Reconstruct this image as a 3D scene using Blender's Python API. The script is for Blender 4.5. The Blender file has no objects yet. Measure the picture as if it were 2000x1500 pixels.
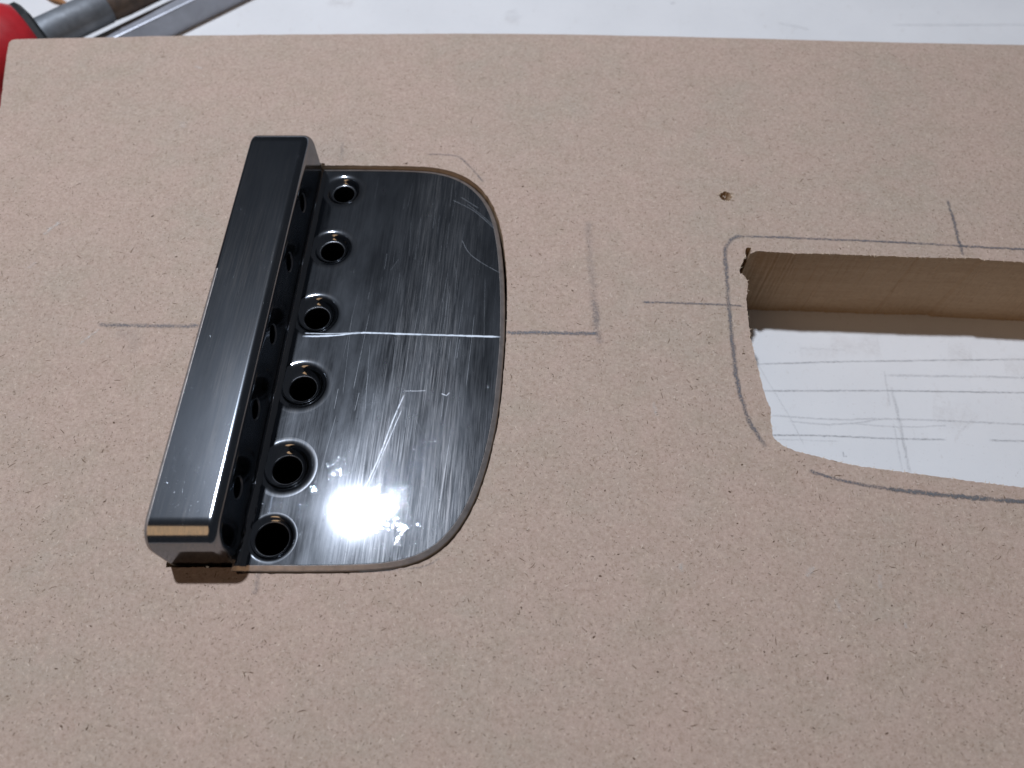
import bpy, bmesh, math, random
from mathutils import Vector, Matrix
from mathutils.geometry import delaunay_2d_cdt

MM = 0.001
THICK = 14.8          # fibreboard thickness in mm
PT = 1.4              # tailpiece plate thickness in mm
random.seed(7)
scene = bpy.context.scene
col = scene.collection

# ---------------------------------------------------------------- camera
PITCH = math.radians(63.0)
DIST = 98.11
cam_data = bpy.data.cameras.new('camera')
cam = bpy.data.objects.new('camera', cam_data)
col.objects.link(cam)
cam.location = (0, -DIST * math.cos(PITCH) * MM, DIST * math.sin(PITCH) * MM)
cam.rotation_euler = (math.radians(90) - PITCH, 0, 0)
cam_data.sensor_width = 36.0
cam_data.lens = 27.0
cam_data.clip_start = 0.005
cam_data.clip_end = 20.0
cam_data.dof.use_dof = True
cam_data.dof.focus_distance = 0.097
cam_data.dof.aperture_fstop = 24.0
scene.camera = cam

# ---------------------------------------------------------------- world, lamps, exposure
world = bpy.data.worlds.new('World')
scene.world = world
world.use_nodes = True
wb = world.node_tree.nodes['Background']
wb.inputs['Color'].default_value = (0.80, 0.86, 1.0, 1)
wb.inputs['Strength'].default_value = 0.046

def area_lamp(name, target, direction, dist, radius, power, colour):
    ld = bpy.data.lights.new(name, 'AREA')
    ld.shape = 'DISK'
    ld.size = radius * 2
    ld.energy = power
    ld.color = colour
    o = bpy.data.objects.new(name, ld)
    d = Vector(direction).normalized()
    o.location = Vector(target) * MM + d * dist
    o.rotation_euler = d.to_track_quat('Z', 'Y').to_euler()
    col.objects.link(o)
    return o

area_lamp('bench_lamp', (-19, -19, 1), (-0.199, 0.338, 0.942), 0.45, 0.009, 1.74, (0.94, 1.0, 1.12))
area_lamp('room_lamp', (0, 0, 0), (-0.45, -0.60, 0.70), 1.3, 0.40, 1.75, (1.0, 0.62, 0.33))

scene.view_settings.view_transform = 'Standard'
scene.view_settings.look = 'None'
scene.view_settings.exposure = 0.0
scene.view_settings.gamma = 1.0
scene.view_settings.use_curve_mapping = False
scene.cycles.use_denoising = True
scene.cycles.max_bounces = 8
scene.cycles.sample_clamp_indirect = 4.0

# ---------------------------------------------------------------- measurements (mm, bench coordinates)
FAR_EDGE = [(-82.26, 64.11), (-67.95, 64.54), (-51.05, 65.03), (-25.55, 65.34), (0.0, 65.41), (21.26, 64.91), (42.41, 64.17), (63.42, 63.31), (84.38, 62.69), (117.67, 61.6)]
CUTOUT = [(32.92, 21.57), (33.63, 21.57), (33.36, 20.45), (33.83, 20.71), (34.51, 20.93), (36.21, 20.78), (39.39, 20.51), (43.67, 20.45), (50.06, 20.16), (57.83, 19.79), (65.01, 19.69), (65.57, 19.4), (71.16, 19.02), (99.0, 17.54), (84.67, -16.29), (61.21, -13.88), (54.7, -13.04), (49.81, -12.29), (44.87, -11.6), (40.91, -10.97), (37.67, -10.05), (34.72, -9.21), (33.59, -8.67), (32.74, -8.06), (32.22, -7.34), (32.26, -5.89), (32.35, -4.42), (32.55, -3.47), (32.26, -2.5), (32.0, -0.99), (31.82, 1.11), (31.7, 3.01), (31.6, 5.07), (31.44, 6.81), (31.56, 9.62), (31.58, 11.2), (31.75, 13.04), (32.22, 14.91), (32.3, 15.92), (31.9, 16.81), (31.41, 17.13), (31.37, 17.58), (32.11, 19.14), (32.56, 20.05), (32.72, 20.98)]
PLATE = [(-30.77, 36.74), (-23.08, 36.79), (-15.38, 36.64), (-11.52, 36.38), (-9.2, 35.87), (-7.17, 34.76), (-5.15, 33.11), (-3.84, 31.29), (-2.68, 28.77), (-1.99, 25.83), (-1.37, 21.25), (-1.02, 15.98), (-0.9, 10.94), (-0.94, 6.52), (-1.29, 0.93), (-1.67, -4.18), (-2.04, -6.3), (-2.63, -9.73), (-3.45, -12.79), (-4.48, -16.14), (-5.51, -18.14), (-6.87, -20.34), (-8.46, -22.02), (-10.51, -23.09), (-12.23, -23.56), (-15.12, -23.85), (-19.76, -23.97), (-23.24, -24.02), (-26.73, -23.99), (-30.81, -23.97)]
POCKET = [(-29.45, 36.66), (-22.95, 36.66), (-15.29, 36.51), (-10.69, 36.26), (-8.77, 35.76), (-6.83, 34.67), (-4.9, 33.0), (-3.67, 31.26), (-2.44, 28.69), (-1.61, 25.43), (-1.0, 20.93), (-0.67, 15.75), (-0.65, 10.79), (-0.77, 6.43), (-1.12, 0.74), (-1.54, -4.32), (-1.9, -6.41), (-2.5, -9.81), (-3.32, -12.91), (-4.35, -16.29), (-5.39, -18.34), (-6.75, -20.53), (-8.39, -22.2), (-10.45, -23.26), (-12.23, -23.72), (-15.12, -24.01), (-19.76, -24.13), (-23.23, -24.19), (-26.72, -24.16), (-30.21, -24.13)]
HOLES = [(-24.91, 32.28, 2.45, 1.5, 1.1), (-25.48, 21.71, 2.6, 1.6, 1.1), (-26.37, 10.55, 2.8, 1.65, 1.1), (-26.92, -0.17, 2.95, 1.7, 1.1), (-27.39, -11.36, 3.0, 1.75, 0.9), (-27.82, -20.13, 2.75, 1.9, 0.3)]
WALL_HOLES = [(25.71, 6.2), (15.59, 6.2), (4.44, 6.2), (-5.98, 6.2), (-15.78, 6.2)]
BOARD_MARKS = [('dark', [(-55.13, 8.78), (-50.35, 8.71), (-45.57, 8.63), (-41.35, 8.63)], 0.81, 0.53), ('dark', [(-0.88, 7.64), (4.06, 7.6), (7.44, 7.52), (11.37, 7.48)], 0.71, 0.84), ('soft', [(10.86, 26.35), (10.97, 19.18), (11.11, 13.24), (11.28, 8.39)], 1.47, 0.17), ('soft', [(11.09, 12.83), (11.28, 8.39), (11.62, 5.88)], 1.16, 0.3), ('dark', [(-12.73, 38.79), (-10.03, 38.74), (-8.48, 38.53), (-7.45, 37.77), (-6.11, 36.16), (-4.93, 34.47), (-4.15, 33.29)], 0.46, 0.44), ('soft', [(-25.78, 41.26), (-25.53, 37.17)], 0.71, 0.24), ('soft', [(-28.89, -24.07), (-28.8, -24.99), (-28.86, -26.53)], 0.84, 0.3), ('soft', [(-52.21, 7.91), (-49.76, 6.66), (-49.74, 4.5)], 2.67, 0.1), ('dark', [(31.17, -8.87), (30.36, -7.1), (29.44, -4.67), (28.99, -1.82), (28.79, 1.11), (28.88, 5.26), (29.01, 8.39)], 0.77, 0.7), ('dark', [(28.98, 7.6), (29.26, 12.42), (29.51, 16.6), (29.73, 20.05), (30.07, 21.55), (30.86, 22.71), (31.67, 23.34), (33.0, 23.52)], 0.77, 0.66), ('dark', [(32.26, 23.43), (36.24, 23.34), (43.42, 22.98), (50.58, 22.62), (57.69, 22.18), (63.35, 21.73), (71.82, 21.2), (80.29, 20.76)], 0.53, 0.7), ('dark', [(17.5, 12.42), (24.18, 12.17), (29.33, 11.93), (31.29, 11.6)], 0.46, 0.66), ('dark', [(63.34, 30.11), (63.26, 26.35), (63.03, 22.71), (63.04, 20.05)], 0.62, 0.66), ('dark', [(35.88, -11.73), (38.19, -12.58), (41.7, -13.49), (45.83, -14.2)], 0.57, 0.7), ('gloss', [(44.94, -14.07), (50.58, -14.77), (55.92, -15.28), (60.67, -15.66), (67.15, -16.23)], 0.73, 0.84), ('dark', [(-17.45, -23.95), (-10.5, -23.43), (-8.21, -22.26)], 0.3, 0.26), ('pale', [(-66.34, 23.7), (-65.64, 24.89), (-64.62, 25.99)], 0.87, 0.53), ('pale', [(-66.08, 24.34), (-65.45, 25.25)], 0.49, 0.62), ('pale', [(-56.7, 5.88), (-55.56, 7.21), (-54.64, 8.15)], 0.54, 0.44), ('pale', [(-66.85, 17.88), (-66.18, 19.01)], 0.57, 0.35), ('pale', [(33.29, -24.47), (33.78, -24.01), (34.36, -23.37)], 0.84, 0.48), ('pale', [(41.63, -24.24), (41.4, -25.85)], 0.61, 0.35), ('pale', [(36.18, -26.98), (36.33, -27.65), (36.35, -28.43)], 0.61, 0.35), ('pale', [(43.27, -29.48), (43.33, -30.19)], 0.45, 0.35), ('pale', [(19.23, -22.96), (19.36, -24.01)], 0.62, 0.31), ('pale', [(17.9, -2.54), (18.0, -4.46)], 0.59, 0.31), ('pale', [(-51.35, 57.54), (-50.04, 57.18)], 0.66, 0.44), ('pale', [(-50.82, 44.21), (-50.51, 45.5)], 1.47, 0.26)]  # the thin dark stroke along the plate's near edge is a painted shadow
TABLE_MARKS = [('dark', [(36.42, 10.89), (42.65, 11.07), (46.56, 11.24), (52.8, 11.38), (58.25, 11.46), (69.95, 11.64), (81.65, 11.77)], 0.42, 0.32), ('dark', [(36.54, 6.39), (44.16, 6.39), (53.3, 6.43), (64.68, 6.26), (79.82, 6.01)], 0.41, 0.34), ('soft', [(55.92, 9.01), (65.34, 8.84), (80.62, 8.53)], 0.55, 0.23), ('soft', [(37.46, 2.41), (44.85, 1.84), (49.3, 1.67), (52.33, 1.84), (63.46, 1.51), (78.13, 0.69)], 0.44, 0.23), ('soft', [(40.3, 1.43), (46.18, 0.94), (50.71, 1.26), (53.82, 1.84)], 0.41, 0.23), ('soft', [(48.46, 1.18), (56.51, 0.53), (63.27, 0.77)], 0.4, 0.18), ('dark', [(36.98, -0.76), (44.37, -0.84), (55.35, -1.32), (62.69, -1.48)], 0.4, 0.32), ('dark', [(68.56, -1.56), (77.33, -1.8)], 0.44, 0.25), ('soft', [(56.5, 7.11), (56.51, 1.51), (56.29, -2.36), (56.09, -6.64)], 0.71, 0.2), ('soft', [(56.12, 9.88), (55.59, 3.74)], 0.46, 0.16), ('soft', [(55.56, 1.26), (55.1, -6.25)], 0.43, 0.14), ('soft', [(37.19, 10.85), (39.12, 5.84), (40.71, 1.67), (41.89, -2.36)], 0.36, 0.14), ('dark', [(47.29, -3.3), (47.29, -4.01), (47.73, -4.01)], 0.35, 0.27), ('soft', [(36.89, -1.4), (47.15, -1.72)], 0.35, 0.11), ('soft', [(43.87, 13.7), (50.85, 13.34)], 0.56, 0.11), ('soft', [(52.29, 87.11), (54.68, 86.37), (57.99, 85.19)], 0.84, 0.14), ('soft', [(74.28, 86.52), (90.34, 86.52), (105.45, 86.66)], 0.72, 0.18), ('soft', [(31.7, 92.69), (32.56, 93.15)], 0.98, 0.18), ('soft', [(-0.51, 90.86), (1.01, 87.85)], 3.62, 0.09), ('brown', [(-36.86, 93.15), (-31.67, 92.39)], 3.09, 0.1), ('brown', [(-1.52, 88.6), (1.51, 86.66)], 2.61, 0.09), ('brown', [(48.74, 14.6), (51.78, 14.06), (56.45, 13.88)], 4.41, 0.09), ('brown', [(66.36, 12.8), (70.02, 11.91)], 5.03, 0.07), ('brown', [(61.67, 3.32), (65.85, 2.08), (67.01, 0.86)], 6.46, 0.06), ('brown', [(74.3, 10.58), (78.76, 9.97)], 4.67, 0.08), ('brown', [(43.72, 12.8), (49.93, 12.62)], 3.37, 0.06)]
PLATE_MARKS = [('line', [(-27.72, 7.1), (-25.69, 7.1), (-23.0, 7.25), (-19.99, 7.61), (-13.54, 7.41), (-6.76, 7.18), (-1.42, 6.98)], 0.33, 0.9), ('line', [(-27.44, 7.57), (-24.38, 7.49), (-19.99, 7.65)], 0.23, 0.5), ('thin', [(-8.69, 30.42), (-5.57, 28.4), (-2.49, 25.1)], 0.18, 0.5), ('thin', [(-6.57, 29.74), (-4.44, 27.63), (-2.49, 25.47)], 0.14, 0.4), ('thin', [(-7.51, 31.0), (-4.84, 28.87)], 0.18, 0.5), ('thin', [(-7.12, 23.17), (-6.11, 20.9), (-4.28, 19.13), (-1.56, 17.29)], 0.14, 0.5), ('thin', [(-18.62, -17.02), (-16.42, -10.9), (-14.8, -5.08), (-13.63, -1.49)], 0.25, 0.6), ('thin', [(-18.02, -17.02), (-16.02, -10.56), (-13.81, -3.66)], 0.18, 0.5), ('thin', [(-13.79, -1.05), (-12.03, -1.05), (-10.93, -0.98)], 0.19, 0.5), ('thin', [(-14.34, -16.39), (-13.65, -15.13), (-12.52, -13.85)], 0.18, 0.5), ('thin', [(-8.96, -1.42), (-8.3, -1.71), (-7.93, -1.27)], 0.19, 0.7)]
TOOL = [(-73.77, 82.65, -7.0), (-78.78, 77.38, -6.5), (-84.03, 72.91, -6.5), (-86.2, 70.93, -6.5), (-89.79, 67.81, -6.5)]
BAR = [(-69.95, 83.61, -11.3), (-64.77, 88.44, -11.3)]
BARL = [(-73.43, 81.38, -9.8), (-66.57, 87.15, -9.8), (-65.05, 81.66, -9.8), (-58.76, 87.15, -9.8)]
SHAVING = [(-93.94, 95.17), (-91.42, 93.46), (-89.78, 92.69), (-88.14, 91.93)]
PILOT = (31.16, 30.78)
PITS = [(-22.33, -8.37), (-22.97, -13.61), (-18.99, -4.26)]


# ---------------------------------------------------------------- helpers
def rgba(c):
    return (c[0], c[1], c[2], 1.0)

class NT:
    def __init__(self, name):
        self.m = bpy.data.materials.new(name)
        self.m.use_nodes = True
        self.t = self.m.node_tree
        self.t.nodes.clear()
        self.out = self.t.nodes.new('ShaderNodeOutputMaterial')
    def n(self, kind, **kw):
        nd = self.t.nodes.new('ShaderNode' + kind)
        for k, v in kw.items():
            setattr(nd, k, v)
        return nd
    def l(self, a, b):
        self.t.links.new(a, b)
    def val(self, sock, v):
        if hasattr(v, 'is_linked') or isinstance(v, bpy.types.NodeSocket):
            self.l(v, sock)
        else:
            sock.default_value = v
    def math(self, op, a, b=None, clamp=False):
        nd = self.n('Math', operation=op, use_clamp=clamp)
        self.val(nd.inputs[0], a)
        if b is not None:
            self.val(nd.inputs[1], b)
        return nd.outputs[0]
    def mix(self, fac, a, b):
        nd = self.n('Mix', data_type='RGBA')
        self.val(nd.inputs[0], fac)
        for s, v in ((nd.inputs[6], a), (nd.inputs[7], b)):
            if isinstance(v, bpy.types.NodeSocket):
                self.l(v, s)
            else:
                s.default_value = rgba(v)
        return nd.outputs[2]
    def ramp(self, fac, lo, hi):
        nd = self.n('MapRange')
        self.val(nd.inputs[0], fac)
        nd.inputs[1].default_value = lo
        nd.inputs[2].default_value = hi
        return nd.outputs[0]
    def mm(self, scale=(1, 1, 1), rot=0.0, loc=(0, 0, 0)):
        tc = self.n('TexCoord')
        mp = self.n('Mapping')
        mp.vector_type = 'POINT'
        r = self.n('VectorRotate', rotation_type='Z_AXIS')
        self.l(tc.outputs['Object'], r.inputs['Vector'])
        r.inputs['Angle'].default_value = rot
        self.l(r.outputs[0], mp.inputs['Vector'])
        mp.inputs['Scale'].default_value = tuple(1000 * s for s in scale)
        mp.inputs['Location'].default_value = loc
        return mp.outputs[0]
    def noise(self, vec, scale=1.0, detail=2.0, rough=0.5, dist=0.0):
        nd = self.n('TexNoise')
        self.l(vec, nd.inputs['Vector'])
        nd.inputs['Scale'].default_value = scale
        nd.inputs['Detail'].default_value = detail
        nd.inputs['Roughness'].default_value = rough
        nd.inputs['Distortion'].default_value = dist
        return nd.outputs['Fac']
    def voro(self, vec, scale=1.0, feature='F1', rnd=1.0):
        nd = self.n('TexVoronoi', feature=feature)
        self.l(vec, nd.inputs['Vector'])
        nd.inputs['Scale'].default_value = scale
        nd.inputs['Randomness'].default_value = rnd
        return nd
    def bump(self, h, dist, strength=1.0, normal=None):
        nd = self.n('Bump')
        self.l(h, nd.inputs['Height'])
        nd.inputs['Distance'].default_value = dist * MM
        nd.inputs['Strength'].default_value = strength
        if normal is not None:
            self.l(normal, nd.inputs['Normal'])
        return nd.outputs[0]
    def principled(self, color, rough, metallic=0.0, normal=None, spec=0.5, coat=0.0):
        p = self.n('BsdfPrincipled')
        if isinstance(color, bpy.types.NodeSocket):
            self.l(color, p.inputs['Base Color'])
        else:
            p.inputs['Base Color'].default_value = rgba(color)
        self.val(p.inputs['Roughness'], rough)
        self.val(p.inputs['Metallic'], metallic)
        p.inputs['Specular IOR Level'].default_value = spec
        p.inputs['Coat Weight'].default_value = coat
        if normal is not None:
            self.l(normal, p.inputs['Normal'])
        return p.outputs[0]
    def done(self, sh):
        self.l(sh, self.out.inputs['Surface'])
        return self.m

# ---------------------------------------------------------------- materials
def mat_board_face():
    t = NT('fibreboard_face')
    big = t.ramp(t.noise(t.mm((0.05, 0.05, 0.05)), 1, 4, 0.6), 0.38, 0.62)
    mid = t.ramp(t.noise(t.mm((0.28, 0.28, 0.28), loc=(4, 7, 1)), 1, 4, 0.65), 0.30, 0.70)
    fine = t.noise(t.mm((2.6, 2.6, 2.6)), 1, 4, 0.7)
    grit = t.noise(t.mm((6.5, 6.5, 6.5), loc=(3, 1, 0)), 1, 3, 0.7)
    c = t.mix(big, (0.435, 0.362, 0.300), (0.490, 0.372, 0.312))
    c = t.mix(t.math('MULTIPLY', mid, 0.6), c, (0.395, 0.316, 0.248))
    hue = t.ramp(t.noise(t.mm((0.16, 0.22, 0.2), loc=(1, 3, 5)), 1, 3, 0.6), 0.40, 0.60)
    c = t.mix(t.math('MULTIPLY', hue, 0.5), c, (0.470, 0.352, 0.295))
    c = t.mix(t.math('MULTIPLY', t.ramp(fine, 0.50, 0.30), 0.50), c, (0.27, 0.185, 0.125))
    c = t.mix(t.math('MULTIPLY', t.ramp(fine, 0.54, 0.70), 0.55), c, (0.62, 0.50, 0.39))
    c = t.mix(t.math('MULTIPLY', t.ramp(grit, 0.47, 0.25), 0.58), c, (0.24, 0.165, 0.11))
    h = t.math('ADD', t.math('MULTIPLY', fine, 0.6), t.math('MULTIPLY', grit, 0.4))
    return t.done(t.principled(c, 0.72, normal=t.bump(h, 0.05, 0.6), spec=0.25))

def mat_board_edge():
    t = NT('fibreboard_cut_edge')
    fine = t.noise(t.mm((1.6, 1.6, 3.5)), 1, 5, 0.7)
    lay = t.noise(t.mm((0.12, 0.12, 1.1)), 1, 3, 0.6)
    c = t.mix(t.ramp(lay, 0.3, 0.7), (0.40, 0.285, 0.185), (0.455, 0.335, 0.225))
    c = t.mix(t.math('MULTIPLY', t.ramp(fine, 0.5, 0.28), 0.5), c, (0.26, 0.175, 0.11))
    return t.done(t.principled(c, 0.85, normal=t.bump(fine, 0.08, 0.45), spec=0.15))

def mat_fibre():
    t = NT('wood_fibre')
    a = t.n('Attribute', attribute_name='tint')
    return t.done(t.principled(a.outputs['Color'], 0.8, spec=0.15))

def mat_laminate():
    t = NT('white_laminate')
    n1 = t.noise(t.mm((0.06, 0.06, 0.06)), 1, 4, 0.6)
    n2 = t.noise(t.mm((0.7, 0.35, 0.5)), 1, 5, 0.7)
    sp = t.noise(t.mm((3.0, 3.0, 3.0)), 1, 2, 0.6)
    c = t.mix(t.ramp(n1, 0.35, 0.7), (0.765, 0.775, 0.785), (0.72, 0.73, 0.74))
    c = t.mix(t.math('MULTIPLY', t.ramp(n2, 0.60, 0.80), 0.45), c, (0.52, 0.48, 0.45))
    c = t.mix(t.math('MULTIPLY', t.ramp(sp, 0.66, 0.76), 0.35), c, (0.42, 0.38, 0.35))
    return t.done(t.principled(c, 0.42, normal=t.bump(n2, 0.02, 0.3), spec=0.4))

def mat_mark(name, colour, grain, gain, rough=0.6, metallic=0.0, lo=0.40, hi=0.60):
    t = NT(name)
    u = t.n('UVMap')
    sx = t.n('SeparateXYZ')
    t.l(u.outputs[0], sx.inputs[0])
    x = t.math('SUBTRACT', t.math('MULTIPLY', sx.outputs[0], 2.0), 1.0)
    fall = t.math('SUBTRACT', 1.0, t.math('POWER', t.math('ABSOLUTE', x), 1.6), clamp=True)
    ends = t.math('MULTIPLY', t.math('MULTIPLY', sx.outputs[1], t.math('SUBTRACT', 1.0, sx.outputs[1])), 18.0, clamp=True)
    g = t.noise(t.mm((grain, grain, grain)), 1, 3, 0.75)
    slow = t.ramp(t.noise(t.mm((0.45, 0.45, 0.45), loc=(9, 2, 0)), 1, 2, 0.5), 0.25, 0.6)
    at = t.n('Attribute', attribute_name='mark_density')
    a = t.math('MULTIPLY', t.math('ADD', t.ramp(g, lo, hi), t.math('MULTIPLY', fall, 0.35)), fall)
    a = t.math('MULTIPLY', t.math('MULTIPLY', a, t.math('ADD', t.math('MULTIPLY', slow, 0.5), 0.5)), t.math('MULTIPLY', ends, gain))
    a = t.math('MULTIPLY', a, at.outputs['Fac'], clamp=True)
    p = t.principled(colour, rough, metallic, spec=0.4)
    tr = t.n('BsdfTransparent')
    mx = t.n('MixShader')
    t.l(a, mx.inputs[0])
    t.l(tr.outputs[0], mx.inputs[1])
    t.l(p, mx.inputs[2])
    return t.done(mx.outputs[0])

def mat_plated(name, streak=0.5, pits=0.5, base=(0.30, 0.325, 0.36), rough=0.03, haze=0.035, wide_r=0.36, mid_r=0.17, mid=0.13, band=None):
    t = NT(name)
    rot = math.radians(3.7)
    s1 = t.noise(t.mm((4.0, 0.07, 1.0), rot), 1, 5, 0.7)
    s2 = t.noise(t.mm((11.0, 0.22, 3.0), rot - 0.02, (5, 3, 0)), 1, 3, 0.65)
    s3 = t.noise(t.mm((3.6, 1.5, 2.0), 0.6, (1, 8, 0)), 1, 3, 0.7)
    smear = t.noise(t.mm((0.35, 0.10, 0.3), rot + 0.05, (3, 9, 2)), 1, 4, 0.6)
    area = t.ramp(t.noise(t.mm((0.16, 0.04, 0.1), rot, (2, 5, 0)), 1, 2, 0.5), 0.30, 0.68)
    if band is not None:
        # the rubbed strip along the middle of the plate
        sx = t.n('SeparateXYZ')
        t.l(t.mm((1, 1, 1), rot), sx.inputs[0])
        g = t.math('DIVIDE', t.math('SUBTRACT', sx.outputs[0], band[0]), band[1])
        g = t.math('POWER', 2.718, t.math('MULTIPLY', t.math('MULTIPLY', g, g), -1.0))
        area = t.math('ADD', t.math('MULTIPLY', area, 0.20), t.math('MULTIPLY', g, t.math('ADD', t.math('MULTIPLY', area, 0.5), 0.35)), clamp=True)
    lines = t.math('ADD', t.math('MULTIPLY', s1, 0.5), t.math('MULTIPLY', s2, 0.5))
    mask = t.math('MULTIPLY', t.ramp(lines, 0.44, 0.66), area)
    parea = t.ramp(t.noise(t.mm((0.13, 0.09, 0.1), 0.0, (7.3, 1.1, 0)), 1, 6, 0.72), 0.45, 0.66)
    dots = t.noise(t.mm((4.5, 3.6, 3.2), 0, (1, 1, 4)), 1, 2, 0.6, 1.5)
    b = t.bump(s1, 0.010, 0.055 * streak)
    b = t.bump(s2, 0.006, 0.075 * streak, b)
    b = t.bump(t.noise(t.mm((0.35, 0.25, 0.3)), 1, 2, 0.5), 0.02, 0.06, b)
    if pits > 0:
        b = t.bump(t.math('MULTIPLY', s3, parea), 0.03, 0.08 * pits, b)
        b = t.bump(t.math('MULTIPLY', t.ramp(dots, 0.60, 0.74), parea), 0.010, 0.14 * pits, b)
    if pits > 0:
        dent = t.ramp(t.noise(t.mm((0.42, 0.30, 0.4), 0.2, (11.7, 4.2, 0)), 1, 2, 0.5), 0.63, 0.70)
        wr = t.noise(t.mm((2.6, 1.7, 2.0), 0.2, (2, 2, 0)), 1, 2, 0.5, 2.5)
        b = t.bump(t.math('MULTIPLY', wr, dent), 0.05, 0.09 * pits, b)
    if streak > 0.2:
        b = t.bump(t.ramp(dots, 0.715, 0.76), 0.02, 0.4, b)
    c = t.mix(t.math('MULTIPLY', mask, 0.8), base, (0.46, 0.44, 0.425))
    def lobe(r):
        g = t.n('BsdfAnisotropic')
        g.distribution = 'MULTI_GGX'
        t.l(c, g.inputs['Color'])
        g.inputs['Roughness'].default_value = r
        t.l(b, g.inputs['Normal'])
        return g.outputs[0]
    sharp = lobe(rough)
    sc = t.n('MixShader')
    sc.inputs[0].default_value = mid
    t.l(lobe(wide_r), sc.inputs[1])
    t.l(lobe(mid_r), sc.inputs[2])
    dull = t.math('MULTIPLY', t.math('ADD', t.math('MULTIPLY', t.ramp(smear, 0.35, 0.70), 1.5), 0.35), haze)
    fac = t.math('ADD', t.math('MULTIPLY', mask, 0.19 * streak), dull, clamp=True)
    mx = t.n('MixShader')
    t.l(fac, mx.inputs[0])
    t.l(sharp, mx.inputs[1])
    t.l(sc.outputs[0], mx.inputs[2])
    return t.done(mx.outputs[0])

def mat_simple(name, colour, rough, metallic=0.0, nscale=1.0, ndist=0.02, var=0.25, coat=0.0, second=None, spec=0.5):
    t = NT(name)
    n = t.noise(t.mm((nscale, nscale, nscale)), 1, 4, 0.6)
    n2 = t.noise(t.mm((nscale * 0.3,) * 3, loc=(3, 3, 3)), 1, 3, 0.6)
    dark = tuple(v * (1 - var) for v in colour) if second is None else second
    c = t.mix(t.ramp(n2, 0.3, 0.7), colour, dark)
    r = t.math('ADD', t.math('MULTIPLY', n, 0.25), rough - 0.12)
    return t.done(t.principled(c, r, metallic, normal=t.bump(n, ndist, 0.5), coat=coat, spec=spec))

M_FACE = mat_board_face()
M_EDGE = mat_board_edge()
M_FIBRE = mat_fibre()
M_TABLE = mat_laminate()
M_DARK = mat_mark('graphite_or_shadow_line', (0.145, 0.148, 0.165), 4.5, 1.1, 0.5)  # pencil colour, also used for the shadow painted at the plate's near edge
M_SOFT = mat_mark('graphite_smudge', (0.16, 0.165, 0.185), 4.0, 0.9, 0.6)
M_GLOSS = mat_mark('graphite_burnished', (0.30, 0.31, 0.33), 5.0, 1.3, 0.36, 0.6)
M_PALE = mat_mark('pale_scuff', (0.72, 0.70, 0.66), 3.0, 0.9, 0.7)
M_BROWN = mat_mark('brown_smudge', (0.30, 0.20, 0.15), 1.6, 0.8, 0.7)
M_SCRIBE = mat_mark('scribed_metal', (0.55, 0.60, 0.66), 3.0, 1.3, 0.6, 0.5, 0.2, 0.5)
M_SCRATCH = mat_mark('scratched_metal', (0.42, 0.44, 0.47), 2.0, 1.1, 0.40, 1.0, 0.3, 0.5)
M_PLATE = mat_plated('dark_plated_steel', 1.0, 1.0, band=(8.0, 6.5))
M_BLOCK = mat_plated('dark_plated_steel_block', 0.28, 0.0, (0.25, 0.275, 0.31), 0.14, 0.024, 0.28, 0.20, 0.2)
M_HOLE = mat_plated('dark_plated_steel_hole', 0.15, 0.0, (0.28, 0.305, 0.34), 0.08, 0.03)
M_LIP = mat_simple('worn_hole_lip', (0.27, 0.28, 0.30), 0.35, 1.0, 3.0, 0.03, 0.4)
M_WORN = mat_simple('worn_steel_edge', (0.44, 0.40, 0.38), 0.42, 0.72, 2.5, 0.05, 0.3)
M_BORE = mat_simple('shade_black_bore', (0.006, 0.006, 0.007), 0.95, spec=0.05)  # near-black colour stands in for the shade inside the holes
M_WELD = mat_plated('worn_weld_steel', 0.15, 0.0, (0.26, 0.27, 0.29), 0.10, 0.10)
MARKS = {'dark': M_DARK, 'soft': M_SOFT, 'gloss': M_GLOSS, 'pale': M_PALE, 'brown': M_BROWN, 'line': M_SCRIBE, 'thin': M_SCRATCH}

# ---------------------------------------------------------------- mesh tools (all input in mm)
def thing(name, loc, label, cat, group=None):
    o = bpy.data.objects.new(name, None)
    o.empty_display_size = 0.01
    o.location = Vector(loc) * MM
    o['label'] = label
    o['category'] = cat
    if group:
        o['group'] = group
    col.objects.link(o)
    o['_o'] = tuple(loc)
    return o

def origin(o):
    v = Vector((0, 0, 0))
    while o is not None:
        if '_o' in o:
            v = v + Vector(o['_o'])
        o = o.parent
    return v

def build(name, verts, faces, mats, parent=None, normals=None, mi=None, smooth=True, kind=None, flat=()):
    off = origin(parent) if parent else Vector((0, 0, 0))
    me = bpy.data.meshes.new(name)
    me.from_pydata([((Vector(v) - off) * MM) for v in verts], [], faces)
    for m in (mats if isinstance(mats, (list, tuple)) else [mats]):
        me.materials.append(m)
    if mi:
        me.polygons.foreach_set('material_index', mi)
    me.polygons.foreach_set('use_smooth', [smooth] * len(me.polygons))
    if normals:
        me.normals_split_custom_set_from_vertices([Vector(n).normalized() for n in normals])
    me.update()
    o = bpy.data.objects.new(name, me)
    col.objects.link(o)
    if parent:
        o.parent = parent
    if kind:
        o['kind'] = kind
    return o

def area_normals(verts, faces):
    vs = [Vector(v) for v in verts]
    ns = [Vector((0, 0, 0)) for _ in vs]
    for f in faces:
        n = Vector((0, 0, 0))
        for i in range(1, len(f) - 1):
            n += (vs[f[i]] - vs[f[0]]).cross(vs[f[i + 1]] - vs[f[0]])
        for i in f:
            ns[i] += n * n.length      # area squared: flat faces win over bevels
    return [n.normalized() if n.length > 1e-12 else Vector((0, 0, 1)) for n in ns]

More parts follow.
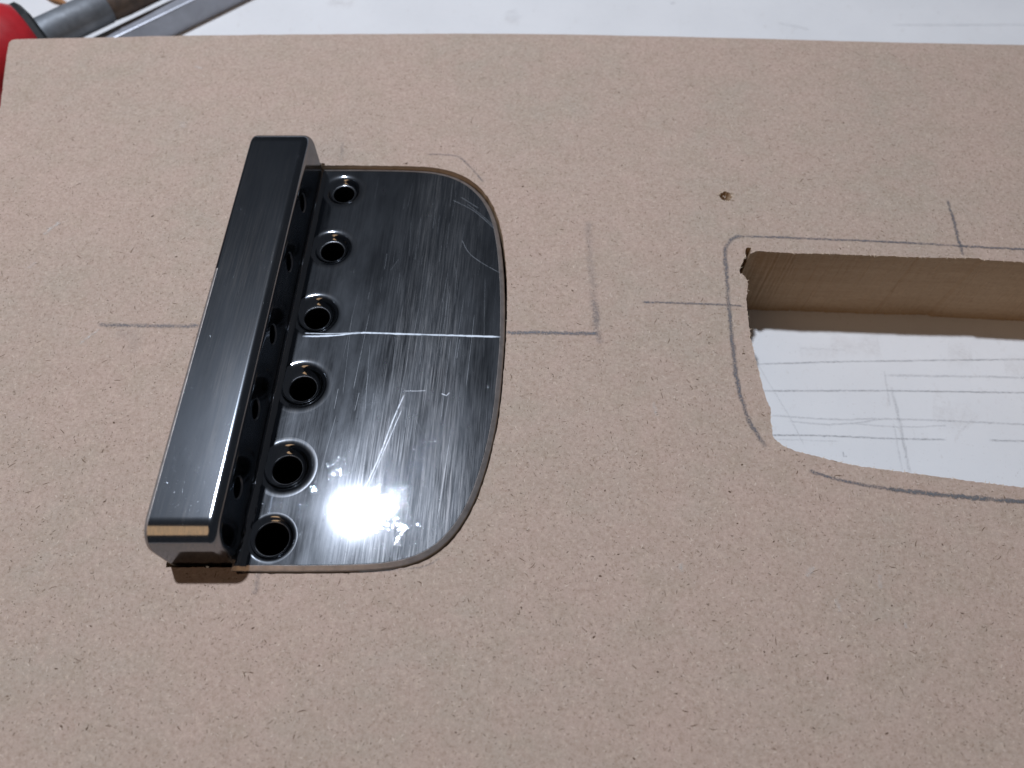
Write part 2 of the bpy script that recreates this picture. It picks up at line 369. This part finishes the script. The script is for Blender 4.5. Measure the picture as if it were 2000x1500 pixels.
def catmull(pts, step, closed=False):
    out = []
    n = len(pts)
    segs = n if closed else n - 1
    for i in range(segs):
        p = [Vector(pts[(i + k) % n]) if closed else Vector(pts[min(max(i + k, 0), n - 1)]) for k in (-1, 0, 1, 2)]
        m = max(1, int((p[2] - p[1]).length / step))
        for j in range(m):
            t = j / m
            a = 2 * p[1] + (p[2] - p[0]) * t + (2 * p[0] - 5 * p[1] + 4 * p[2] - p[3]) * t * t + (3 * p[1] - p[0] - 3 * p[2] + p[3]) * t ** 3
            out.append(tuple(a * 0.5))
    if not closed:
        out.append(tuple(pts[-1]))
    return out

def subdivide(pts, step, jit=0.0, closed=True):
    out = []
    n = len(pts)
    for i in range(n if closed else n - 1):
        a, b = Vector(pts[i]), Vector(pts[(i + 1) % n])
        m = max(1, int((b - a).length / step))
        for j in range(m):
            p = a.lerp(b, j / m)
            if jit and (j or True):
                p = p + Vector((random.gauss(0, jit), random.gauss(0, jit)))
            out.append((p.x, p.y))
    if not closed:
        out.append(tuple(pts[-1]))
    return out

def relax(pts, it):
    p = [Vector(q) for q in pts]
    for _ in range(it):
        p = [p[0]] + [(p[i - 1] + p[i] * 2 + p[i + 1]) / 4 for i in range(1, len(p) - 1)] + [p[-1]]
    return [tuple(q) for q in p]

def circle(cx, cy, r, n):
    return [(cx + r * math.cos(2 * math.pi * i / n), cy + r * math.sin(2 * math.pi * i / n)) for i in range(n)]

def area2(p):
    return sum(p[i][0] * p[(i + 1) % len(p)][1] - p[(i + 1) % len(p)][0] * p[i][1] for i in range(len(p)))

def inside(pt, poly):
    x, y = pt
    r = False
    n = len(poly)
    for i in range(n):
        x1, y1 = poly[i]
        x2, y2 = poly[(i + 1) % n]
        if (y1 > y) != (y2 > y) and x < (x2 - x1) * (y - y1) / (y2 - y1) + x1:
            r = not r
    return r

def cdt(outer, holes):
    """triangulate outer minus holes; returns verts2d (in input order) and ccw faces"""
    vs, edges = [], []
    for loop in [outer] + holes:
        s = len(vs)
        vs += [Vector(p[:2]) for p in loop]
        edges += [(s + i, s + (i + 1) % len(loop)) for i in range(len(loop))]
    r = delaunay_2d_cdt(vs, edges, [], 0, 1e-6)
    ov, of = r[0], r[2]
    faces = []
    for f in of:
        c = sum((ov[i] for i in f), Vector((0, 0))) / len(f)
        if inside(c, outer) and not any(inside(c, h) for h in holes):
            a = (ov[f[1]] - ov[f[0]]).cross(ov[f[2]] - ov[f[0]])
            faces.append(tuple(f) if a > 0 else tuple(reversed(f)))
    return [(v.x, v.y) for v in ov], faces

def ribbon(name, pts, width, dens, mat, z, parent, wob=0.06, step=0.4):
    """a thin flat mark laid on a surface, its density fading to both sides and both ends"""
    c = catmull(pts, step) if len(pts) > 2 else subdivide(pts, step, closed=False)
    n = len(c)
    verts, faces, uv, den = [], [], [], []
    for i, p in enumerate(c):
        a = Vector(c[max(i - 1, 0)])
        b = Vector(c[min(i + 1, n - 1)])
        d = (b - a).normalized()
        q = Vector((-d.y, d.x))
        w = width * 0.5 * (1 + random.uniform(-0.18, 0.18))
        o = q * random.gauss(0, wob * width)
        for s in (-1, 1):
            v = Vector(p) + o + q * s * w
            verts.append((v.x, v.y, z))
            uv.append(((s + 1) / 2, i / (n - 1)))
            den.append(dens)
    for i in range(n - 1):
        faces.append((2 * i, 2 * i + 1, 2 * i + 3, 2 * i + 2))
    if Vector((0, 0, 1)).dot((Vector(verts[1]) - Vector(verts[0])).cross(Vector(verts[3]) - Vector(verts[0]))) < 0:
        faces = [tuple(reversed(f)) for f in faces]
    o = build(name, verts, faces, mat, parent, smooth=False)
    set_uv(o, uv, den)
    return o

def set_uv(o, uv, den):
    me = o.data
    lay = me.uv_layers.new(name='UVMap')
    for lp in me.loops:
        lay.data[lp.index].uv = uv[lp.vertex_index]
    at = me.attributes.new('mark_density', 'FLOAT', 'POINT')
    at.data.foreach_set('value', den)

def lathe(profile, a, d, seg=32, twist=0.0):
    """profile of (distance along axis, radius); a = origin, d = axis"""
    d = Vector(d).normalized()
    x = d.cross(Vector((0, 0, 1))).normalized()
    y = d.cross(x)
    verts, faces = [], []
    for s, r in profile:
        for k in range(seg):
            t = 2 * math.pi * k / seg + twist
            v = Vector(a) + d * s + (x * math.cos(t) + y * math.sin(t)) * r
            verts.append(tuple(v))
    for i in range(len(profile) - 1):
        for k in range(seg):
            k2 = (k + 1) % seg
            faces.append((i * seg + k, i * seg + k2, (i + 1) * seg + k2, (i + 1) * seg + k))
    faces.append(tuple(range(seg - 1, -1, -1)))
    b = (len(profile) - 1) * seg
    faces.append(tuple(b + k for k in range(seg)))
    # outward check
    c = Vector(a) + d * (profile[0][0] + profile[1][0]) / 2
    f = faces[0]
    n = (Vector(verts[f[1]]) - Vector(verts[f[0]])).cross(Vector(verts[f[2]]) - Vector(verts[f[0]]))
    if n.dot(Vector(verts[f[0]]) - c) < 0:
        faces = [tuple(reversed(f)) for f in faces]
    return verts, faces

# ---------------------------------------------------------------- table
def make_table():
    z = -THICK
    nx, ny = 12, 10
    x0, x1, y0, y1 = -420, 420, -330, 420
    verts = [(x0 + (x1 - x0) * i / nx, y0 + (y1 - y0) * j / ny, z) for j in range(ny + 1) for i in range(nx + 1)]
    faces = [(j * (nx + 1) + i, j * (nx + 1) + i + 1, (j + 1) * (nx + 1) + i + 1, (j + 1) * (nx + 1) + i) for j in range(ny) for i in range(nx)]
    o = build('table_top', verts, faces, M_TABLE, None, smooth=False, kind='structure')
    for k, pts, w, dn in TABLE_MARKS:
        ribbon('brown_smudge' if k == 'brown' else 'pencil_or_shadow_line', pts, w, dn, MARKS[k], z + 0.03, o)
    return o
table = make_table()

RX = lambda y: -30.04 + 0.048 * y            # face of the raised wall
LX = lambda y: -38.11 + 0.0446 * y            # back of the block
BH = 9.4                                     # height of the block
YN, YF = -23.2, 36.9

TILT = 0.0170                                # the far edge sits deeper in its pocket
DROP = 0.95

# ---------------------------------------------------------------- fibreboard
def make_board():
    b = thing('fibreboard_panel', (0, 0, -THICK), 'brown fibreboard panel with a rough sawn cutout and pencil outlines', 'board')
    far = [tuple(p) for p in catmull(FAR_EDGE, 3.0)]
    left = [(-81.9, 63.9 - 0.9), (-82.75, 63.3), (-82.9, 63.9)]
    outer = [(-62.5, -90.0), (140.0, -90.0), (140.0, 61.0)] + list(reversed(far)) + [(-82.8, 63.9), (-83.1, 63.3), (-82.6, 60.5), (-80.2, 49.2)]
    if area2(outer) < 0:
        outer.reverse()
    outer = subdivide(outer, 1.6, 0.025)
    cut = subdivide(CUTOUT, 0.25, 0.032)
    pilot = [(x + random.gauss(0, 0.05), y + random.gauss(0, 0.05)) for x, y in circle(PILOT[0], PILOT[1], 0.88, 22)]
    pk = relax(catmull(POCKET, 0.5), 40)
    pk = pk + [(RX(YN) - 0.1, -24.2), (RX(YN) - 0.3, YN - 0.25), (LX(YN) - 0.3, YN - 0.25), (LX(YF) - 0.3, YF + 0.2), (RX(YF) + 0.25, YF + 0.2), (RX(YF) + 0.3, POCKET[0][1])]
    pocket = subdivide(pk, 0.4, 0.025)
    loops = [outer, cut, pilot, pocket]
    v2, fs = cdt(outer, loops[1:])
    verts = [(x, y, 0.0) for x, y in v2]
    faces = list(fs)
    mi = [0] * len(faces)
    for li, lp in enumerate(loops):
        ccw = area2(lp) > 0
        deep = (THICK, THICK, 2.4, 8.0)[li]
        s = len(verts)
        n = len(lp)
        # rows down the wall; sawn walls wander a little
        rows = 8 if li in (1,) else 2
        for r in range(rows + 1):
            k = r / rows
            for x, y in lp:
                j = 0.018 if (li == 1 and r) else 0.0
                sh = (1 - 0.55 * k) if li == 2 else 1.0
                if li == 2:
                    x, y = PILOT[0] + (x - PILOT[0]) * sh, PILOT[1] + (y - PILOT[1]) * sh
                verts.append((x + random.gauss(0, j), y + random.gauss(0, j), -deep * k))
        for r in range(rows):
            for i in range(n):
                i2 = (i + 1) % n
                q = (s + r * n + i, s + (r + 1) * n + i, s + (r + 1) * n + i2, s + r * n + i2)
                outward = (li == 0) == ccw
                faces.append(q if outward else tuple(reversed(q)))
                mi.append(1)
        if li >= 2:
            base = tuple(s + rows * n + i for i in range(n))
            faces.append(base if ccw else tuple(reversed(base)))
            mi.append(1)
    p = build('panel', verts, faces, [M_FACE, M_EDGE], b, mi=mi, smooth=False)
    # loose fibres pressed into the face
    fv, ff, tint = [], [], []
    def fibre(x, y, ln, w, ang, colr, z):
        s = len(fv)
        bend = random.uniform(-0.5, 0.5)
        for i in range(4):
            t = i / 3 - 0.5
            a = ang + bend * t
            px, py = x + math.cos(a) * ln * t, y + math.sin(a) * ln * t
            ww = w * (0.35 if i in (0, 3) else 1.0) * 0.5
            for sgn in (-1, 1):
                fv.append((px - math.sin(a) * ww * sgn * -1, py + math.cos(a) * ww * sgn * -1, z))
                tint.append(colr)
        for i in range(3):
            ff.append((s + 2 * i, s + 2 * i + 2, s + 2 * i + 3, s + 2 * i + 1))
    cutp = [tuple(q) for q in CUTOUT]
    count = 0
    while count < 22000:
        y = random.uniform(-48, 64)
        xm = 54 + (y + 44) * 0.31
        x = random.uniform(-xm, xm)
        if inside((x, y), cutp) or inside((x, y), POCKET) or (abs(x) > 81 and y > 40) or y > 62:
            continue
        k = random.random()
        if k < 0.70:
            g = random.uniform(0.25, 1.05)
            c = (0.27 * g + 0.03, 0.20 * g + 0.02, 0.145 * g + 0.012)
            ln, w = random.uniform(0.10, 0.34) * random.uniform(0.6, 1.4), random.uniform(0.04, 0.09)
            if random.random() < 0.015:
                ln, w = random.uniform(0.4, 1.0), random.uniform(0.05, 0.10)
                c = (0.12, 0.075, 0.045)
        else:
            g = random.uniform(0.85, 1.15)
            c = (0.57 * g, 0.48 * g, 0.40 * g)
            ln, w = random.uniform(0.12, 0.5), random.uniform(0.04, 0.10)
        fibre(x, y, ln, w, random.uniform(0, math.pi), c, 0.012 + random.uniform(0, 0.006))
        count += 1
    # dark specks
    for _ in range(110):
        y = random.uniform(-46, 60)
        x = random.uniform(-60, 60)
        if inside((x, y), cutp) or inside((x, y), POCKET):
            continue
        fibre(x, y, random.uniform(0.16, 0.42), random.uniform(0.08, 0.2), random.uniform(0, 3.14), (0.085, 0.05, 0.03), 0.020)
    # torn lip of the pilot hole
    for _ in range(34):
        a = random.uniform(0, 6.283)
        q = random.uniform(0.85, 1.35)
        fibre(PILOT[0] + q * math.cos(a), PILOT[1] + q * math.sin(a), random.uniform(0.15, 0.5), random.uniform(0.05, 0.12), a + random.gauss(0, 0.6), (0.58, 0.47, 0.36) if random.random() < 0.75 else (0.2, 0.13, 0.08), 0.03 + random.uniform(0, 0.05))
    # frayed hairs along the sawn opening
    for i in range(0, len(cut), 2):
        x, y = cut[i]
        if x < 80 and random.random() < 0.5:
            fibre(x, y, random.uniform(0.25, 0.7), random.uniform(0.04, 0.09), random.uniform(0, 3.14), (0.62, 0.50, 0.38), 0.022 + random.uniform(-0.01, 0.02))
    o = build('wood_fibres', fv, ff, M_FIBRE, b, smooth=False, kind='stuff')
    at = o.data.color_attributes.new('tint', 'FLOAT_COLOR', 'POINT')
    at.data.foreach_set('color', [c for t3 in tint for c in (t3[0], t3[1], t3[2], 1.0)])
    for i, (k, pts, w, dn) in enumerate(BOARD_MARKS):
        ribbon('pale_scuff' if k == 'pale' else 'pencil_or_shadow_line', pts, w, dn, MARKS[k], 0.045 + 0.002 * (i % 5), b)  # pencil, except the dark stroke painted as shadow by the plate's near edge
    return b
board = make_board()

# ---------------------------------------------------------------- tailpiece
def offset_loop(lp, d):
    n = len(lp)
    out, nor = [], []
    for i in range(n):
        a, c = Vector(lp[i - 1]), Vector(lp[(i + 1) % n])
        t = (c - a).normalized()
        q = Vector((t.y, -t.x))            # outward for ccw loops
        nor.append(q)
        out.append((lp[i][0] - q.x * d, lp[i][1] - q.y * d))
    return out, nor

def make_tailpiece():
    root = thing('guitar_tailpiece', (-20, -24, 0), 'dark plated steel guitar tailpiece with raised block and six countersunk string holes', 'tailpiece')
    # --- plate
    lp = relax(catmull(PLATE, 0.7), 24)
    lp = lp + [(RX(-24) - 0.8, -23.95), (RX(35.6) - 0.8, 35.6)]
    lp = subdivide(lp, 0.75)
    if area2(lp) < 0:
        lp.reverse()
    r = 0.74
    inner, nor = offset_loop(lp, r)
    rings = [(h[0], h[1], h[2] + h[4]) for h in HOLES]
    NS = 56
    hl = [circle(x, y, rr, NS) for x, y, rr in rings]
    v2, fs = cdt(inner, hl)
    verts = [(x, y, PT) for x, y in v2]
    norm = [(0, 0, 1)] * len(verts)
    faces = list(fs)
    n = len(lp)
    prev = list(range(n))
    pmi = [0] * len(faces)
    ch = math.radians(30)
    # (inset, height, normal tilt): flat top, narrow roll, polished chamfer, roll, edge
    edge = [(0.66, PT - 0.004, 8), (0.60, PT - 0.03, 22), (0.54, PT - 0.055, 27), (0.14, PT - 0.27, 29), (0.05, PT - 0.38, 55), (0.0, PT - 0.56, 88), (0.05, 0.02, 90)]
    for k, (d, z, tilt) in enumerate(edge):
        s = len(verts)
        for i in range(n):
            wob = random.gauss(0, 0.008)
            q = nor[i]
            a = math.radians(tilt)
            verts.append((lp[i][0] - q.x * (d + wob), lp[i][1] - q.y * (d + wob), z))
            norm.append((q.x * math.sin(a), q.y * math.sin(a), max(math.cos(a), 0)))
        cur = list(range(s, s + n))
        for i in range(n):
            i2 = (i + 1) % n
            faces.append((prev[i], cur[i], cur[i2], prev[i2]))
            pmi.append(1 if k >= 1 else 0)
        prev = cur
    plate = build('plate', verts, faces, [M_PLATE, M_WORN], root, normals=norm, mi=pmi)
    # --- countersunk holes
    for hx, hy, rd, rh, roll in HOLES:
        R0 = rd + roll
        prof = [(R0, PT, 0.0)]
        z, rr, steps = PT, R0, 46
        end = rh + 0.16
        for i in range(1, steps + 1):
            nr = R0 + (end - R0) * i / steps
            t = (R0 - nr) / (R0 - end)
            if nr > rd - 0.35:
                k = (R0 - nr) / (R0 - rd + 0.35)
                ang = 54 * k ** 2.3
            else:
                k = (rd - 0.35 - nr) / max(rd - 0.35 - end, 1e-6)
                ang = 54 - 40 * k ** 1.1
            z -= (rr - nr) * math.tan(math.radians(ang))
            rr = nr
            prof.append((rr, z, math.radians(ang)))
        for i in range(1, 6):
            a = math.radians(14 + (90 - 14) * i / 5)
            prof.append((end - 0.16 * math.sin(a) + 0.16 * math.sin(math.radians(14)), prof[46][1] - 0.16 * (1 - math.cos(a)), a))
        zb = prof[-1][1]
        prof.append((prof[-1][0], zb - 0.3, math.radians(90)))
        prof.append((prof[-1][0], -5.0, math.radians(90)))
        hv, hn, hf = [], [], []
        for (pr, pz, pa) in prof:
            for k in range(NS):
                t = 2 * math.pi * k / NS
                hv.append((hx + pr * math.cos(t), hy + pr * math.sin(t), pz))
                hn.append((-math.cos(t) * math.sin(pa), -math.sin(t) * math.sin(pa), math.cos(pa)))
        for i in range(len(prof) - 1):
            for k in range(NS):
                k2 = (k + 1) % NS
                hf.append((i * NS + k, i * NS + k2, (i + 1) * NS + k2, (i + 1) * NS + k))
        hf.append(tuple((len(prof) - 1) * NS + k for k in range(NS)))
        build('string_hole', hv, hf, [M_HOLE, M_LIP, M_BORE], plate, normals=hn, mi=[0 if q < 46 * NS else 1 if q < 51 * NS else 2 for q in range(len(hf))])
    # --- block: rounded side profile swept across, rims bevelled
    side = []
    rr = 3.0
    for i in range(0, 11):
        a = math.pi - i / 10 * math.pi / 2
        side.append((YN + rr + rr * math.cos(a), BH - rr + rr * math.sin(a)))
    ys = [YN + rr + (YF - YN - 2 * rr) * k / 10 for k in range(1, 10)]
    side += [(y, BH) for y in ys]
    for i in range(0, 11):
        a = math.pi / 2 - i / 10 * math.pi / 2
        side.append((YF - rr + rr * math.cos(a), BH - rr + rr * math.sin(a)))
    side += [(YF, 0.9), (YF - 0.05, 0.15), (YF - 0.3, 0.02), (YN + 0.3, 0.02), (YN + 0.05, 0.15), (YN, 0.9)]
    side.reverse()                                   # counter-clockwise seen from the wall side
    if area2(side) < 0:
        side.reverse()
    m = len(side)
    _, sn = offset_loop(side, 0.0)
    verts, vn, faces = [], [], []
    rows = []
    rr1, rr2, KB = 1.15, 0.5, 6
    for k in range(KB + 1):
        a = k / KB * math.pi / 2
        rows.append((0, rr1 * (1 - math.sin(a)), rr1 * (1 - math.cos(a)), a, 1))
    for k in range(KB, -1, -1):
        a = k / KB * math.pi / 2
        rows.append((1, rr2 * (1 - math.sin(a)), rr2 * (1 - math.cos(a)), a, -1))
    for which, ins, dx, a, sg in rows:
        for (y, z), q in zip(side, sn):
            yy, zz = y - q.x * ins, max(z - q.y * ins, 0.02)
            verts.append(((RX(yy) - dx) if which == 0 else (LX(yy) + dx), yy, zz))
            vn.append((sg * math.cos(a), q.x * math.sin(a), q.y * math.sin(a)))
    for k in range(len(rows) - 1):
        for i in range(m):
            i2 = (i + 1) % m
            faces.append((k * m + i, (k + 1) * m + i, (k + 1) * m + i2, k * m + i2))
    cap = list(range(m))
    last = (len(rows) - 1) * m
    faces.append(tuple(last + i for i in range(m - 1, -1, -1)))
    loop2 = [(verts[i][1], verts[i][2]) for i in cap]
    WR = 1.35
    wl = [circle(y, z, WR, 28) for y, z in WALL_HOLES]
    v2, fs = cdt(loop2, wl)
    mp = {}
    for i, (a, b2) in enumerate(v2):
        if i < len(cap):
            mp[i] = cap[i]
        else:
            mp[i] = len(verts)
            verts.append((RX(a), a, b2))
            vn.append((1, -0.048, 0))
    for f in fs:
        faces.append(tuple(mp[i] for i in f))
    block = build('block', verts, faces, [M_BLOCK, M_WORN], root, normals=vn, mi=[1 if KB * m <= q < (KB + 4) * m and KB * m + m <= q and side[q % m][0] < 14 and side[q % m][1] > 4 else 0 for q in range(len(faces))])
    for y, z in WALL_HOLES:
        hv, hf, hn = [], [], []
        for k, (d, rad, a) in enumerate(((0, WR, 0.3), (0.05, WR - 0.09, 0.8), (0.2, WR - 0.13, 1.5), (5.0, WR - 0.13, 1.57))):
            for j in range(28):
                t = 2 * math.pi * j / 28
                hv.append((RX(y + rad * math.cos(t)) - d, y + rad * math.cos(t), z + rad * math.sin(t)))
                hn.append((math.cos(a), -math.cos(t) * math.sin(a), -math.sin(t) * math.sin(a)))
        for i in range(3):
            for j in range(28):
                j2 = (j + 1) % 28
                hf.append((i * 28 + j, i * 28 + j2, (i + 1) * 28 + j2, (i + 1) * 28 + j))
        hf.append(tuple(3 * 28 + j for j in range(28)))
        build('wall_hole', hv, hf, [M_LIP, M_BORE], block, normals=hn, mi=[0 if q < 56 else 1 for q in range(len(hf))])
    # --- weld fillet in the inside corner
    wv, wf = [], []
    seg = 9
    N = 150
    y0, y1 = YN - 0.3, 36.0
    for i in range(N + 1):
        y = y0 + (y1 - y0) * i / N
        rough = 0.012 + 0.20 * max(0.0, 1 - (y - y0) / 15)
        fr = 0.8 + random.gauss(0, rough * 0.6)
        for k in range(seg + 1):
            a = k / seg * math.pi / 2
            # concave quarter circle from wall (k=0) to plate (k=seg)
            px = RX(y) + fr * (1 - math.cos(a)) + 0.02
            pz = PT + fr * (1 - math.sin(a)) + 0.02
            j = random.gauss(0, rough * 0.28) if 0 < k < seg else 0
            wv.append((px + j, y, pz + j))
    for i in range(N):
        for k in range(seg):
            s = i * (seg + 1) + k
            wf.append((s, s + 1, s + seg + 2, s + seg + 1))
    f = wf[0]
    nn = (Vector(wv[f[1]]) - Vector(wv[f[0]])).cross(Vector(wv[f[2]]) - Vector(wv[f[0]]))
    if nn.x < 0:
        wf = [tuple(reversed(q)) for q in wf]
    build('weld_seam', wv, wf, M_WELD, root)
    # --- scribed line and scratches on the plate
    for k, pts, w, dn in PLATE_MARKS:
        if k == 'line':
            ribbon('scribed_line', pts, w, dn, M_SCRIBE, PT + 0.012, plate, wob=0.02)
    sv, sf, suv, sden = [], [], [], []
    def add_scratch(pts, w, dn, z):
        c = catmull(pts, 0.5) if len(pts) > 2 else subdivide(pts, 0.6, closed=False)
        s = len(sv)
        nn = len(c)
        for i, p in enumerate(c):
            d = (Vector(c[min(i + 1, nn - 1)]) - Vector(c[max(i - 1, 0)])).normalized()
            q = Vector((-d.y, d.x))
            for sg in (1, -1):
                v = Vector(p) + q * sg * w / 2
                sv.append((v.x, v.y, z))
                suv.append(((sg + 1) / 2, i / (nn - 1)))
                sden.append(dn)
        for i in range(nn - 1):
            sf.append((s + 2 * i, s + 2 * i + 1, s + 2 * i + 3, s + 2 * i + 2))
    for k, pts, w, dn in PLATE_MARKS:
        if k == 'thin':
            add_scratch(pts, w, dn * 0.4, PT + 0.008)
    inset, _ = offset_loop(lp, 1.2)
    made = 0
    while made < 90:
        y = random.uniform(-22, 33)
        x = random.gauss(-12.5, 4.5) if random.random() < 0.7 else random.uniform(-24, -3)
        ln = random.uniform(2, 13) * (0.5 if y > 12 else 1)
        a = math.radians(90 - 3.7 + random.gauss(0, 2.2))
        if random.random() < 0.06:
            a += random.uniform(-0.9, 0.9)
            ln = random.uniform(1, 5)
        p0 = (x - math.cos(a) * ln / 2, y - math.sin(a) * ln / 2)
        p1 = (x + math.cos(a) * ln / 2, y + math.sin(a) * ln / 2)
        if not (inside(p0, inset) and inside(p1, inset)):
            continue
        if any(math.hypot(px - h[0], py - h[1]) < h[2] + 1.0 for h in HOLES for px, py in (p0, p1, (x, y))):
            continue
        add_scratch([p0, p1], random.uniform(0.04, 0.09), random.uniform(0.03, 0.15), PT + 0.006)
        made += 1
    o = build('scratches', sv, sf, M_SCRATCH, plate, smooth=False, kind='stuff')
    set_uv(o, suv, sden)
    root.location.z = -DROP * MM
    root.rotation_euler.x = -math.atan(TILT)
    return root
tailpiece = make_tailpiece()

# ---------------------------------------------------------------- things beyond the board
def make_tool():
    d = (Vector(TOOL[0]) - Vector(TOOL[2])).normalized()
    a = Vector(TOOL[2])                                   # where the collar meets the handle
    root = thing('hand_tool', (a.x, a.y, -THICK), 'red-handled hand tool with black collar and grey steel shank', 'tool')
    red = mat_simple('red_plastic', (0.50, 0.022, 0.03), 0.38, 0.0, 1.2, 0.02, 0.2)
    blk = mat_simple('black_rubber', (0.012, 0.014, 0.016), 0.6, 0.0, 1.5, 0.02, 0.3)
    gry = mat_simple('grey_steel_shank', (0.24, 0.26, 0.285), 0.55, 0.35, 0.8, 0.05, 0.45)
    brn = mat_simple('dirty_brown_shank', (0.085, 0.065, 0.055), 0.7, 0.2, 1.6, 0.15, 0.5, second=(0.16, 0.115, 0.085))
    prof = [(-62, 6.0), (-60, 7.5), (-52, 8.1), (-30, 7.9), (-16, 8.2), (-11, 8.2), (-8, 8.1), (-6, 7.9), (-4.2, 7.5), (-2.6, 6.9), (-1.5, 6.2), (-1.45, 4.0)]
    fine = []
    for i in range(len(prof) - 1):
        for j in range(3):
            t = j / 3
            fine.append((prof[i][0] * (1 - t) + prof[i + 1][0] * t, prof[i][1] * (1 - t) + prof[i + 1][1] * t))
    fine.append(prof[-1])
    v, f = lathe(fine, a, d, 40)
    build('handle', v, f, red, root, normals=area_normals_soft(v, f))
    v, f = lathe([(-1.6, 4.9), (-1.5, 6.2), (-0.5, 6.2), (0.1, 5.4), (0.4, 3.0)], a, d, 8, 0.3)
    build('collar', v, f, blk, root, smooth=False)
    v, f = lathe([(0.2, 2.95), (3, 2.95), (8, 2.95), (12.4, 2.95), (12.8, 2.8)], a, d, 36)
    build('shank', v, f, gry, root, normals=area_normals_soft(v, f))
    v, f = lathe([(12.7, 2.6), (13.0, 2.85), (16, 3.0), (36, 2.9), (42, 2.4), (43, 1.4)], a, d, 36)
    build('shank_tip', v, f, brn, root, normals=area_normals_soft(v, f))
    return root

def area_normals_soft(verts, faces):
    vs = [Vector(v) for v in verts]
    ns = [Vector((0, 0, 0)) for _ in vs]
    for f in faces:
        if len(f) > 4:
            continue
        n = (vs[f[1]] - vs[f[0]]).cross(vs[f[2]] - vs[f[0]])
        if n.length > 0:
            n.normalize()
        for i in f:
            ns[i] += n
    return [n.normalized() if n.length > 0 else Vector((0, 0, 1)) for n in ns]

tool = make_tool()

def make_bar():
    d = (Vector(BARL[1]) - Vector(BARL[0])).normalized()
    q = Vector((d.y, -d.x, 0))
    # left and right edges of the top face, as laid on the bench
    l0 = Vector((BARL[0][0], BARL[0][1], 0))
    w = 3.7
    h = 5.0
    c0 = l0 + q * (w / 2)
    start = c0 - d * 13.0
    root = thing('steel_bar', (start.x, start.y, -THICK), 'bright bare steel bar lying beside the red-handled tool', 'bar')
    mat = mat_simple('bright_steel', (0.40, 0.42, 0.47), 0.42, 0.4, 1.0, 0.02, 0.2)
    # cross-section (across, up) with a broad bevel on the far side
    sec = [(-w / 2, 0.02), (-w / 2, h - 1.0), (-w / 2 + 0.9, h - 0.08), (-w / 2 + 1.05, h), (w / 2 - 0.3, h), (w / 2 - 0.08, h - 0.1), (w / 2, h - 0.35), (w / 2, 0.02)]
    verts, faces = [], []
    ns = len(sec)
    for s in (0, 0.3, 30, 110):
        for x, z in sec:
            v = start + d * s + q * x
            verts.append((v.x, v.y, z - THICK))
    for i in range(3):
        for k in range(ns):
            k2 = (k + 1) % ns
            faces.append((i * ns + k, (i + 1) * ns + k, (i + 1) * ns + k2, i * ns + k2))
    faces.append(tuple(range(ns)))
    faces.append(tuple(3 * ns + k for k in range(ns - 1, -1, -1)))
    bm = bmesh.new()
    bv = [bm.verts.new(v) for v in verts]
    for f in faces:
        bm.faces.new([bv[i] for i in f])
    bmesh.ops.recalc_face_normals(bm, faces=bm.faces)
    bm.verts.index_update()
    faces = [tuple(v.index for v in f.verts) for f in bm.faces]
    bm.free()
    build('bar', verts, faces, mat, root, smooth=False)
    return root
bar = make_bar()

def make_shaving():
    x0, y0 = SHAVING[1]
    root = thing('wood_shaving', (x0, y0, -THICK), 'small orange-brown curled wood shaving beyond the steel shank', 'shaving')
    m = mat_simple('wood_shaving', (0.42, 0.20, 0.075), 0.7, 0.0, 1.5, 0.05, 0.4)
    c = catmull([Vector((p[0], p[1], -THICK + z)) for p, z in zip(SHAVING, (0.5, 1.0, 0.7, 0.25))], 0.4)
    verts, faces = [], []
    n = len(c)
    for i, p in enumerate(c):
        d = (Vector(c[min(i + 1, n - 1)]) - Vector(c[max(i - 1, 0)])).normalized()
        q = Vector((-d.y, d.x, 0.25)).normalized()
        up = d.cross(q)
        w = 0.55 * math.sin(math.pi * (0.15 + 0.8 * i / (n - 1))) + 0.08
        for s, u in ((-1, 0.12), (1, 0.12), (1, -0.12), (-1, -0.12)):
            v = Vector(p) + q * s * w + up * u + Vector((0, 0, 0.06))
            verts.append((v.x, v.y, max(v.z, -THICK + 0.02)))
    for i in range(n - 1):
        for k in range(4):
            k2 = (k + 1) % 4
            faces.append((i * 4 + k, i * 4 + k2, i * 4 + 4 + k2, i * 4 + 4 + k))
    build('curl', verts, faces, m, root)
    return root
shaving = make_shaving()

for o in list(bpy.data.objects):
    if '_o' in o:
        del o['_o']
